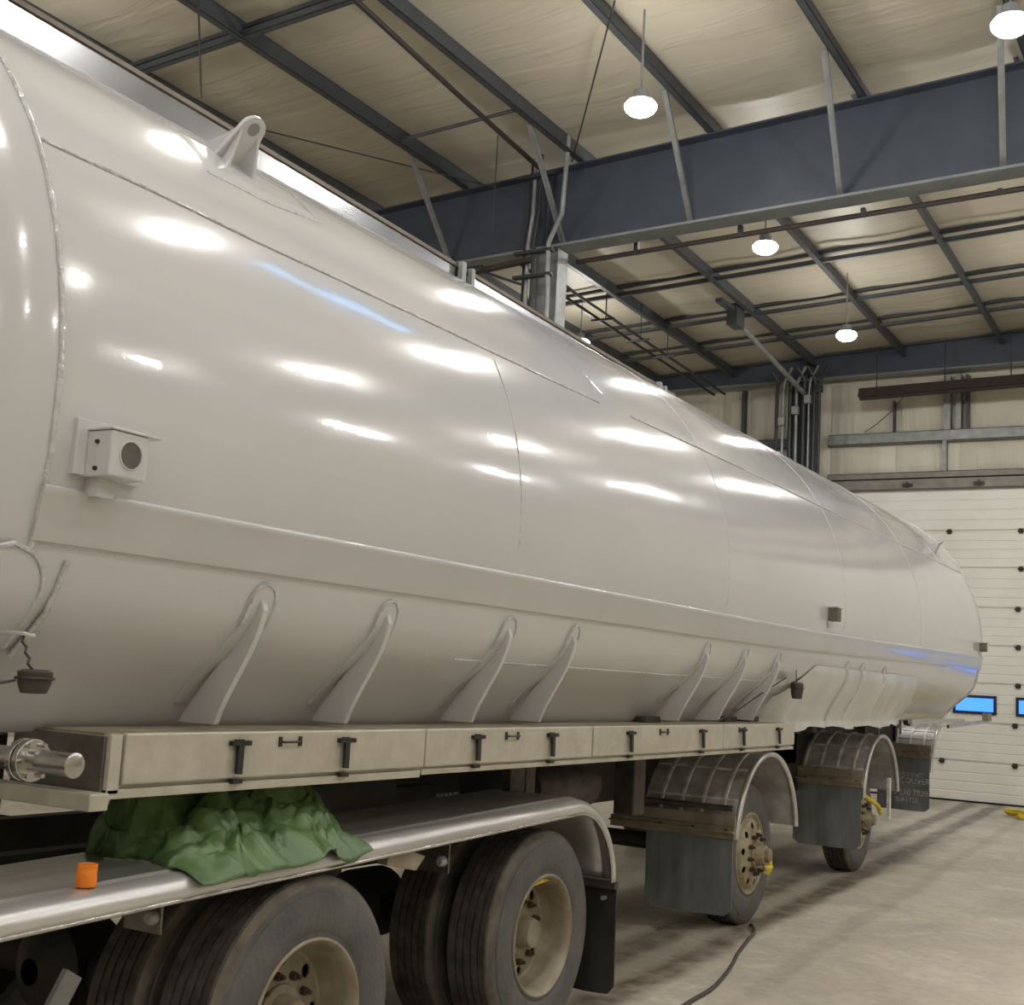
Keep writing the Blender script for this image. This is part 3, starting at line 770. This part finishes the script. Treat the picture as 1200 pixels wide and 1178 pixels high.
# wheels --------------------------------------------------------------------------
def tyre_mesh(wd=.28, R=.52):
    pr = [(-.045,.285),(-.012,.30),(-.012,.318),(-.004,.33),(.0,.36),(.002,.395),(-.001,.43),(-.007,.46),(-.012,.463),(-.016,.485),(-.022,.497),(-.034,.513)]
    x = -.04; nrib = 5; tw = wd-.08; rb = tw/nrib
    for k in range(nrib):
        a = x-rb*k; b = a-rb
        pr += [(a-.001, R-.001+.002), (b+.009, R+.001), (b+.008, R-.014), (b+.001, R-.014)] if k < nrib-1 else [(a-.001, R+.001), (b, R+.001)]
    pr += [(-wd+.022,.497),(-wd+.002,.43),(-wd,.38),(-wd+.012,.30),(-wd+.045,.285)]
    me = mesh_of('tire', MB().lathe([(h, r) for h, r in pr], 72, 'X'), [M['rubber'], M['tread'], M['shoulder']], 30)
    for p in me.polygons:
        c = p.center
        q = math.hypot(c.y, c.z)
        if q > .507: p.material_index = 1
        elif q > .488: p.material_index = 2
    return me
def with_holes(me_name, mb, holes, hr, ring_r, n_holes, m, x0, x1, phase=0):
    me = mesh_of(me_name, mb, m, 30)
    o = bpy.data.objects.new('temp', me); COL.objects.link(o)
    cut = MB()
    for k in range(n_holes):
        t = phase+2*math.pi*k/n_holes
        cut.lathe([(x0, hr), (x1, hr)], 16, 'X', (0, ring_r*math.cos(t), ring_r*math.sin(t)), cap0=True, cap1=True)
    cm = mesh_of('cut', cut, m); co = bpy.data.objects.new('tempcut', cm); COL.objects.link(co)
    bo = o.modifiers.new('b', 'BOOLEAN'); bo.object = co; bo.operation = 'DIFFERENCE'; bo.solver = 'EXACT'
    me2 = bake_modifiers(o)
    bpy.data.objects.remove(o); bpy.data.objects.remove(co)
    me2.name = me_name
    return me2
def closed_disc(front, th):
    """front profile (x, r) from outside in; returns a lathe with thickness, closed at the axis"""
    back = [(x-th, r) for x, r in front][::-1]
    return MB().lathe(front+[(front[-1][0], .0006), (back[0][0], .0006)]+back+[front[0]], 64, 'X')
ty = tyre_mesh()
# deep-dish drive rim
rimA = with_holes('rim', closed_disc([(-.006,.302),(-.004,.292),(-.012,.283),(-.045,.272),(-.10,.266),(-.125,.258),(-.150,.245),(-.156,.235),(-.150,.18),(-.146,.12)], .008), 0, .026, .205, 8, M['rim'], -.3, .1, .25)
hubA = mesh_of('hub', MB().lathe([(-.15,.12),(-.135,.115),(-.13,.085),(-.075,.075),(-.06,.068),(-.055,.05),(-.055,.001)], 32, 'X'), M['rim'], 35)
# convex trailer rim with an outset hub
rimB = with_holes('rim', closed_disc([(-.006,.302),(-.004,.292),(-.014,.283),(-.03,.272),(-.03,.262),(-.004,.252),(.012,.235),(.020,.20),(.028,.165),(.034,.14),(.034,.10)], .008), 0, .026, .212, 10, M['rimbeige'], -.12, .1, .3)
hubB = mesh_of('hub', MB().lathe([(.033,.105),(.05,.10),(.055,.085),(.10,.078),(.115,.07),(.12,.055),(.15,.05),(.155,.035),(.155,.001)], 28, 'X'), M['rimbeige'], 35)
nutm = mesh_of('lug_nut', MB().lathe([(0,.017),(.026,.016),(.028,.010),(.045,.009),(.046,.001)], 6, 'X'), M['rust'])
drum = mesh_of('brake_drum', MB().lathe([(-.27,.0006),(-.27,.2),(-.05,.2),(-.05,.24),(-.3,.24)], 24, 'X'), M['black'])
def wheel(parent, X, y, z=.517, kind='A', side=1, inner=True, detail=True, sc_=1.0):
    rot = (random.uniform(0, 6) if detail else 0, 0, 0 if side == 1 else math.pi)
    rot = (rot[0], 0, rot[2])
    t = place('tire', ty, (X, y, z), parent, rot=rot)
    t.scale = (1, sc_, sc_)
    if detail:
        for nm, me in (('rim', rimA if kind == 'A' else rimB), ('hub', hubA if kind == 'A' else hubB)):
            s = bpy.data.objects.new(nm, me); COL.objects.link(s); s.parent = t
        bd = bpy.data.objects.new('brake_drum', drum); COL.objects.link(bd); bd.parent = t; bd.location = (-.19 if kind == 'A' else -.03, 0, 0); bd.scale = (.6, .95, .95)
        for k in range(10):
            a = 2*math.pi*k/10; rr = .142 if kind == 'B' else .150
            s = bpy.data.objects.new('lug_nut', nutm); COL.objects.link(s); s.parent = t
            s.location = (.032 if kind == 'B' else -.15, rr*math.cos(a), rr*math.sin(a))
    if inner: place('tire', ty, (X-side*.33, y, z), parent, rot=rot).scale = (1, sc_, sc_)
    return t
AX = [(9.35, -3.345), (12.95, -3.50), (16.55, -3.6)]
for y, X in AX[:2]:
    wheel(truck, X, y, kind='B', inner=False)
    wheel(truck, -5.95, y, kind='B', side=-1, inner=False, detail=False)
    obj('axle', MB().tube([(X-.3,y,.52),(-5.65,y,.52)], .065, 14), M['dark'], truck, smooth=40)
    obj('suspension_arm', MB().bar((-3.98,y-.75,.86),(-3.98,y+.1,.62), .1, .12).bar((-4.92,y-.75,.86),(-4.92,y+.1,.62), .1, .12), M['dark'], truck)
    obj('air_bag', MB().lathe([(.62,.09),(.66,.125),(.72,.13),(.76,.11),(.80,.13),(.88,.12),(.92,.09)], 20, 'Z', (-3.98,y+.2,0)), M['flapdark'], truck, smooth=40)

def quarter_fender(parent, X0, yc, zc, R, wd, a0, a1, xin_ribs=(.12,.28,.44,.60)):
    """half-round fender: shell, rolled edge, ribs painted white as reflection lines; X0 = outer edge"""
    n = 36; P = []
    for k in range(n+1):
        a = a0+(a1-a0)*k/n
        P.append([(X0-wd*j/8, yc+R*math.cos(a), zc+R*math.sin(a)) for j in range(9)])
    P2 = [[(p[0], yc+(R-.006)/R*(p[1]-yc), zc+(R-.006)/R*(p[2]-zc)) for p in r][::-1] for r in P]
    P = [a+b for a, b in zip(P, P2)]
    P = [r+[r[0]] for r in P]
    f = obj('fender', MB().grid(P), M['alupanel'], parent, smooth=50)
    lipR = R-.012
    m = MB(); pts = [(X0, yc+lipR*math.cos(a0+(a1-a0)*k/n), zc+lipR*math.sin(a0+(a1-a0)*k/n)) for k in range(n+1)]
    m.tube(pts, .022, 10); obj('rolled_edge', m, M['alu'], f, smooth=60)
    for j in xin_ribs:  # raised white strips in place of mirrored highlight lines
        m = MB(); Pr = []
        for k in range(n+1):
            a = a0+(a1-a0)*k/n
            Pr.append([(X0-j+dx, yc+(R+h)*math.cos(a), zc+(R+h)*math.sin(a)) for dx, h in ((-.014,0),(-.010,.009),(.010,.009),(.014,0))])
        obj('highlight_rib', m.grid(Pr), M['glint_stay_white'], f, smooth=30)
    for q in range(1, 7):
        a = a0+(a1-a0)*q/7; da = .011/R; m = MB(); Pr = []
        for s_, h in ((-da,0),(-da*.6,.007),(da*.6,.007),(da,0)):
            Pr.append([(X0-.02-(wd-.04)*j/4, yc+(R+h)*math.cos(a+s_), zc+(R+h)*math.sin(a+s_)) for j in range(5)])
        obj('highlight_rib', m.grid(Pr), M['glint_stay_white'], f, smooth=30)
    return f
def flap(parent, X0, y, zt, zb_, wd, m, th=.012, rad=.04):
    P = []; nx_ = 12; nz_ = 12
    for i in range(nx_+1):
        u = i/nx_; row = []
        for j in range(nz_+1):
            v = j/nz_
            zlo = zb_
            e = min(u*wd, (1-u)*wd)
            if e < rad: zlo = zb_+rad-math.sqrt(max(0, rad*rad-(rad-e)**2))
            row.append(Vector((X0-wd*u, y+.012*math.sin(u*7+v*2)*v, zt+(zlo-zt)*v)))
        P.append(row)
    m_ = MB().grid(P).grid([[p+Vector((0,th,0)) for p in r] for r in P])
    # rim faces
    edge = [P[i][-1] for i in range(nx_+1)]
    m_.grid([[p, p+Vector((0,th,0))] for p in edge]); m_.grid([[p, p+Vector((0,th,0))] for p in P[0]]); m_.grid([[p, p+Vector((0,th,0))] for p in P[-1]])
    return obj('mud_flap', m_, m, parent, smooth=40)
FY = [(9.29, -3.2), (12.96, -3.3), (16.5, -3.45)]
FZ = [.60, .68, .78]
for i, ((y, X), zc) in enumerate(zip(FY, FZ)):
    R = .68 if i < 2 else .66
    quarter_fender(truck, X, y, zc, R, .74, R_(172), R_(8) if i < 2 else R_(84))
    yf = y-R-.02
    zt = [.80, .97, 1.13][i]
    # bracket: angle bar that carries the flap
    bk = obj('flap_bracket', MB().box(X-.95, X+.01, yf-.03, yf+.015, zt-.10, zt-.02).box(X-.95, X+.01, yf-.06, yf-.02, zt-.06, zt-.045).box(X-.9, X+.01, yf-.012, yf+.01, zt-.02, zt+.06), M['rim'], truck, bevel=.004)
    for dx in (.05, .3, .55): obj('bolt', MB().lathe([(yf-.04,.001),(yf-.04,.010),(yf-.028,.011)], 8, 'Y', (X-dx,0,zt-.04)), M['hinge'], bk)
    f = flap(truck, X-.01, yf+.0, zt-.10, [.17,.29,.40][i], [.66,.66,.62][i], M['flap'])
    obj('fender_rod', MB().tube([(X-.02,y-R*.93-.05,zc+.36*R+.06),(X-.95,y-R*.93-.05,zc+.36*R+.06)], .022, 10), M['steel'], truck, smooth=50)
    if i == 2:
        lines = [('EQUIPMENT', .075, .80), ('VANCOUVER', .10, .72), ('800 270 7888', .10, .58), ('SEATTLE', .08, .50)]
        for txt, sz, z in lines:
            cu = bpy.data.curves.new('flap_lettering', 'FONT'); cu.body = txt; cu.size = sz; cu.align_x = 'CENTER'; cu.extrude = .001; cu.resolution_u = 2
            to = bpy.data.objects.new('tmp', cu); COL.objects.link(to)
            dgx = bpy.context.evaluated_depsgraph_get(); me = bpy.data.meshes.new_from_object(to.evaluated_get(dgx))
            bpy.data.objects.remove(to)
            mx = Matrix.Translation((X-.27, yf-.014, z-.0)) @ Matrix.Rotation(math.pi/2, 4, 'X') @ Matrix.Diagonal((.9, 1, 1, 1))
            me.transform(Matrix.Translation(-WP[truck.name]) @ mx); me.materials.clear(); me.materials.append(M['letter'])
            o = bpy.data.objects.new('flap_lettering', me); COL.objects.link(o); o.parent = f; o.location = WP[truck.name]-WP[f.name]
    if i == 1:
        obj('fender_stay', MB().box(X-.02, X+.01, y+.3, y+.36, .5, .92), M['glint_stay_white'], truck)
# end-of-trailer hardware
obj('rear_panel', MB().box(-4.3,-3.95,13.8,14.0,1.25,1.52).box(-3.9,-3.8,14.2,14.3,1.3,1.6), M['frame'], truck)
obj('rear_post', MB().box(-3.36,-3.33,12.95,12.98,1.30,1.62).box(-3.36,-3.34,13.9,13.93,1.35,1.66), M['galv'], truck)
obj('rear_arm', MB().bar((-3.15,13.5,1.50),(-3.15,16.2,1.50), .04, .05), M['tray'], truck)
la = obj('side_lamp_arm', MB().bar((-3.12,15.2,1.44),(-3.05,17.3,1.50), .03, .04), M['bright'], truck)
obj('side_lamp', MB().box(-3.09,-3.01,17.1,17.3,1.50,1.60), M['rim'], la)
for y in (12.7, 13.3, 14.0): obj('rubber_plug', MB().lathe([(-.03,.001),(-.03,.05),(.03,.06),(.03,.001)], 14, 'X', (-3.3,y,1.50)), M['latch'], truck)

# ================================================================ the tractor's tandem at the lower left
trac = thing('truck_tractor', 'rear tandem axles of the towing truck under the near end of the tank', 'truck', (-4.1, 4.6, 0))
w2 = wheel(trac, -3.04, 5.60, z=.50, kind='A', sc_=.965)
w1 = wheel(trac, -2.90, 3.645, z=.50, kind='A', sc_=.965)
for y in (3.62, 5.56):
    wheel(trac, -5.25, y, kind='A', side=-1, detail=False)
    obj('axle', MB().tube([(-3.5,y,.52),(-4.9,y,.52)], .08, 14).lathe([(y-.2,.05),(y-.12,.18),(y+.12,.18),(y+.2,.05)], 20, 'Y', (-4.1,0,.52)), M['dark'], trac, smooth=40)
for X in (-3.72, -4.5): obj('frame_rail', MB().box(X-.04, X+.04, -1.2, 6.7, .82, 1.05), M['dark'], trac)
obj('fifth_wheel', MB().box(-4.5,-3.7,4.2,5.2,1.05,1.22), M['dark'], trac)
# full-length fender: crown lip, flat deck with one crease, and the far quarter turn
def fx(y): return -2.86-(y-2.4)*.040
def fz(y): return 1.06+(y-2.4)*.022
prof = [(.000,-.065),(.008,-.050),(.006,-.028),(-.008,-.010),(-.03,.002),(-.06,.008),(-.085,.008),(-.09,.014),(-.10,.014),(-.105,.008),(-.30,.012),(-.52,.012)]
P = []
yend = 5.83; Rr = .47
path = [(1.2+(yend-1.2)*k/30, 0) for k in range(31)]
for k in range(31):
    y = path[k][0]
    P.append([Vector((fx(y)+dx, y, fz(y)+dz)) for dx, dz in prof])
cz = fz(yend)-Rr
for k in range(1, 15):
    a = math.pi/2*(1-k/14.5)
    P.append([Vector((fx(yend)+dx-.0, yend+(Rr+dz)*math.cos(a), cz+(Rr+dz)*math.sin(a))) for dx, dz in prof])
fen = obj('fender', MB().grid(P), M['alu'], trac, smooth=60)
so = fen.modifiers.new('thickness', 'SOLIDIFY'); so.thickness = .006; so.offset = -1
obj('fender_hem', MB().tube([r[0] for r in P], .008, 8), M['bright'], fen, smooth=60)
yf = yend+Rr
obj('flap_clamp', MB().box(fx(yf)-.40, fx(yf)+.02, yf-.03, yf+.02, cz-.02, cz+.02), M['frame'], fen, bevel=.004)
f = flap(trac, fx(yf)+.015, yf, cz-.0, .10, .40, M['flapdark'])
obj('bolt', MB().lathe([(yf-.03,.001),(yf-.03,.012),(yf-.0,.013)], 8, 'Y', (fx(yf)-.05,0,cz-.07)), M['galv'], f)
for (y, X) in ((2.95, -2.93), (4.65, -2.99)):
    b = obj('fender_bracket', MB().box(X-.16, X+.0, y-.03, y-.02, .90, 1.03).bar((X-.04,y-.02,.96),(-3.7,y,.96), .05, .05), M['steel'], trac, bevel=.003)
    obj('bolt', MB().lathe([(y-.06,.001),(y-.06,.014),(y-.05,.022),(y-.03,.024)], 12, 'Y', (X-.03,0,.95)), M['galv'], b)
obj('wheel_wedge', MB().prism([(-2.95,4.12,.99),(-2.95,4.32,.95),(-2.95,4.38,1.0),(-2.95,4.25,1.04),(-2.95,4.12,1.05)], (-.05,0,0)), M['rim'], trac)
obj('inner_strap', MB().bar((-3.15,2.79,.775),(-3.15,2.66,.56), .02, .07, (0,1,0)), M['galv'], trac)
obj('rim_strap', MB().bar((-3.1,5.43,.74),(-3.1,5.70,.76), .04, .022), M['yellow'], trac)

# ================================================================ loose things
# green tarp bundled on the fender
random.seed(11)
def ridged(x, y, z, o=4):
    s = 0; a = 1; f = 1; t = 0
    for k in range(o):
        s += a*(1-abs(noise.noise((x*f, y*f, z+k*7)))*2.2); t += a; a *= .5; f *= 2.05
    return s/t
P = []
nu, nv = 130, 80
for i in range(nu+1):
    u = i/nu; row = []
    y = 3.0+.93*u
    env = min(1, u/.16)**.6*min(1, (1-u)/.05)**.5
    for j in range(nv+1):
        v = j/nv
        X = fx(y)-.50+.49*v+.03*noise.noise((u*7, v*5, 5))
        fold = abs(noise.noise((u*3.2+v*1.3, v*2.4-u*.8, 1.7)))*2      # long creases
        fold2 = abs(noise.noise((u*7.5-v*2, v*5.5+u, 8.1)))*2
        hump = math.exp(-((u-.72)/.22)**2)*.07+math.exp(-((u-.25)/.15)**2)*.02
        prof = (1-v**2.2)
        z = fz(y)+.022+env*prof*(.11+hump+.10*fold+.045*fold2)+env*.035*(fold2-.3)*(1-prof)+.030*env*abs(noise.noise((u*17+v*4, v*10-u*3, 6)))-.012+.012*v+.003*noise.noise((u*40, v*30, 2))
        if v > .88:
            t = (v-.88)/.12; z0 = fz(y)+.034
            z = z+(z0-z)*t*.8 - t*t*(.05+.07*noise.noise((u*5, 1, 3))); X += .05*t
        yy = y+.09*noise.noise((u*4, v*3, 9))+.03*noise.noise((u*13, v*9, 4))
        z = min(z, 1.316 if X > -3.42 else 1.42)
        row.append((X, yy, z))
    P.append(row)
tp = obj('tarp', MB().grid(P), M['tarp'], org=(fx(3.4)-.2, 3.4, fz(3.4)), smooth=16)
s_ = tp.modifiers.new('t', 'SOLIDIFY'); s_.thickness = .004
tag(tp, 'crumpled dark green tarp bundled on the silver fender under the tray', 'tarp')

oc = thing('orange_cap', 'small orange plastic cap standing on the silver fender', 'cap', (-2.95, 2.63, fz(2.63)+.012))
x, y, z = -2.95, 2.63, fz(2.63)+.012
obj('cap_body', MB().lathe([(z,.030),(z+.055,.029),(z+.060,.026)], 24, 'Z', (x,y,0), cap0=True, cap1=True), M['orange'], oc, smooth=40)
obj('cap_rim', MB().lathe([(z+.058,.024),(z+.063,.026),(z+.063,.029),(z+.056,.030)], 24, 'Z', (x,y,0)), M['orange'], oc, smooth=40)

# white plastic film hanging over the lower tank
P = []
for i in range(141):
    u = i/140; y = 8.9+4.3*u; row = []
    ends = smooth01(u/.12)*smooth01((1-u)/.16)
    for j in range(29):
        v = j/28
        zt = 1.70+.25*ends
        z = zt-(zt-1.47)*v - v*.04*noise.noise((u*9, 0, 4))
        fold = (.075*abs(noise.noise((u*10.0-v*.5, 0, 1)))*2+.025*noise.noise((u*30, v*2, 1)))*v
        a = ang_z(max(z, 1.52)); yy = y-.22*v*ends; p = sp(a, yy, .006+(.17*v+fold*1.1)*ends); p.z = z
        row.append(p)
    P.append(row)
fm = obj('plastic_sheet', MB().grid(P), M['film'], org=(-2.9, 11.3, 1.5), smooth=60)
tag(fm, 'white plastic film hanging in folds from the far lower side of the tank', 'plastic sheet')

# cords and straps
random.seed(5)
pts = [(-3.30,9.25,.012),(-3.26,9.18,.03),(-3.19,9.03,.012),(-3.12,8.7,.012),(-3.02,8.24,.012),(-2.93,7.9,.012),(-2.86,7.59,.012),(-2.79,7.2,.012),(-2.77,6.84,.012),(-2.74,6.3,.012)]
def smooth_path(p, n=8):
    p = [Vector(q) for q in p]; out = []
    for i in range(len(p)-1):
        a, b, c, d = p[max(0,i-1)], p[i], p[i+1], p[min(len(p)-1,i+2)]
        for k in range(n):
            t = k/n; out.append(.5*((2*b)+(-a+c)*t+(2*a-5*b+4*c-d)*t*t+(-a+3*b-3*c+d)*t**3))
    return out+[p[-1]]
tag(obj('power_cord', MB().tube(smooth_path(pts), .012, 8), M['cord'], org=(-3,8,0), smooth=60), 'dark cord trailing on the concrete from the first trailer wheel', 'cord')
hp = []
for k in range(120):
    t = k/119*math.pi*9; r = .20+.07*math.sin(k*.7)
    hp.append((-3.15+r*1.3*math.cos(t), 21.2+r*1.7*math.sin(t), .02+.0006*k))
tag(obj('hose_coil', MB().tube(hp, .014, 6), M['yellow'], org=(-3.15,21.2,0), smooth=60), 'yellow hose loosely coiled on the floor before the overhead door', 'hose')
# yellow tags on the trailer hubs
X, y = -3.345, 9.35
tag(obj('yellow_rag', MB().grid([[(X+.11+.03*math.sin(v*3)+.02*u, y-.0+.10*u, .49-.025*v-.03*u*math.sin(v*2)) for v in range(5)] for u in [q/6 for q in range(7)]]), M['yellow'], org=(X+.13,y,.5)), 'yellow-brown rag stuck on the hub of the first trailer wheel', 'rag')
X, y = -3.50, 12.95
tag(obj('yellow_strap', MB().tube(smooth_path([(X+.05,y-.22,.80),(X+.12,y-.12,.72),(X+.17,y+.0,.66),(X+.18,y+.08,.58)]), .022, 6), M['yellow'], org=(X+.1,y,.6), smooth=60), 'bright yellow strap looped over the second trailer wheel', 'strap')
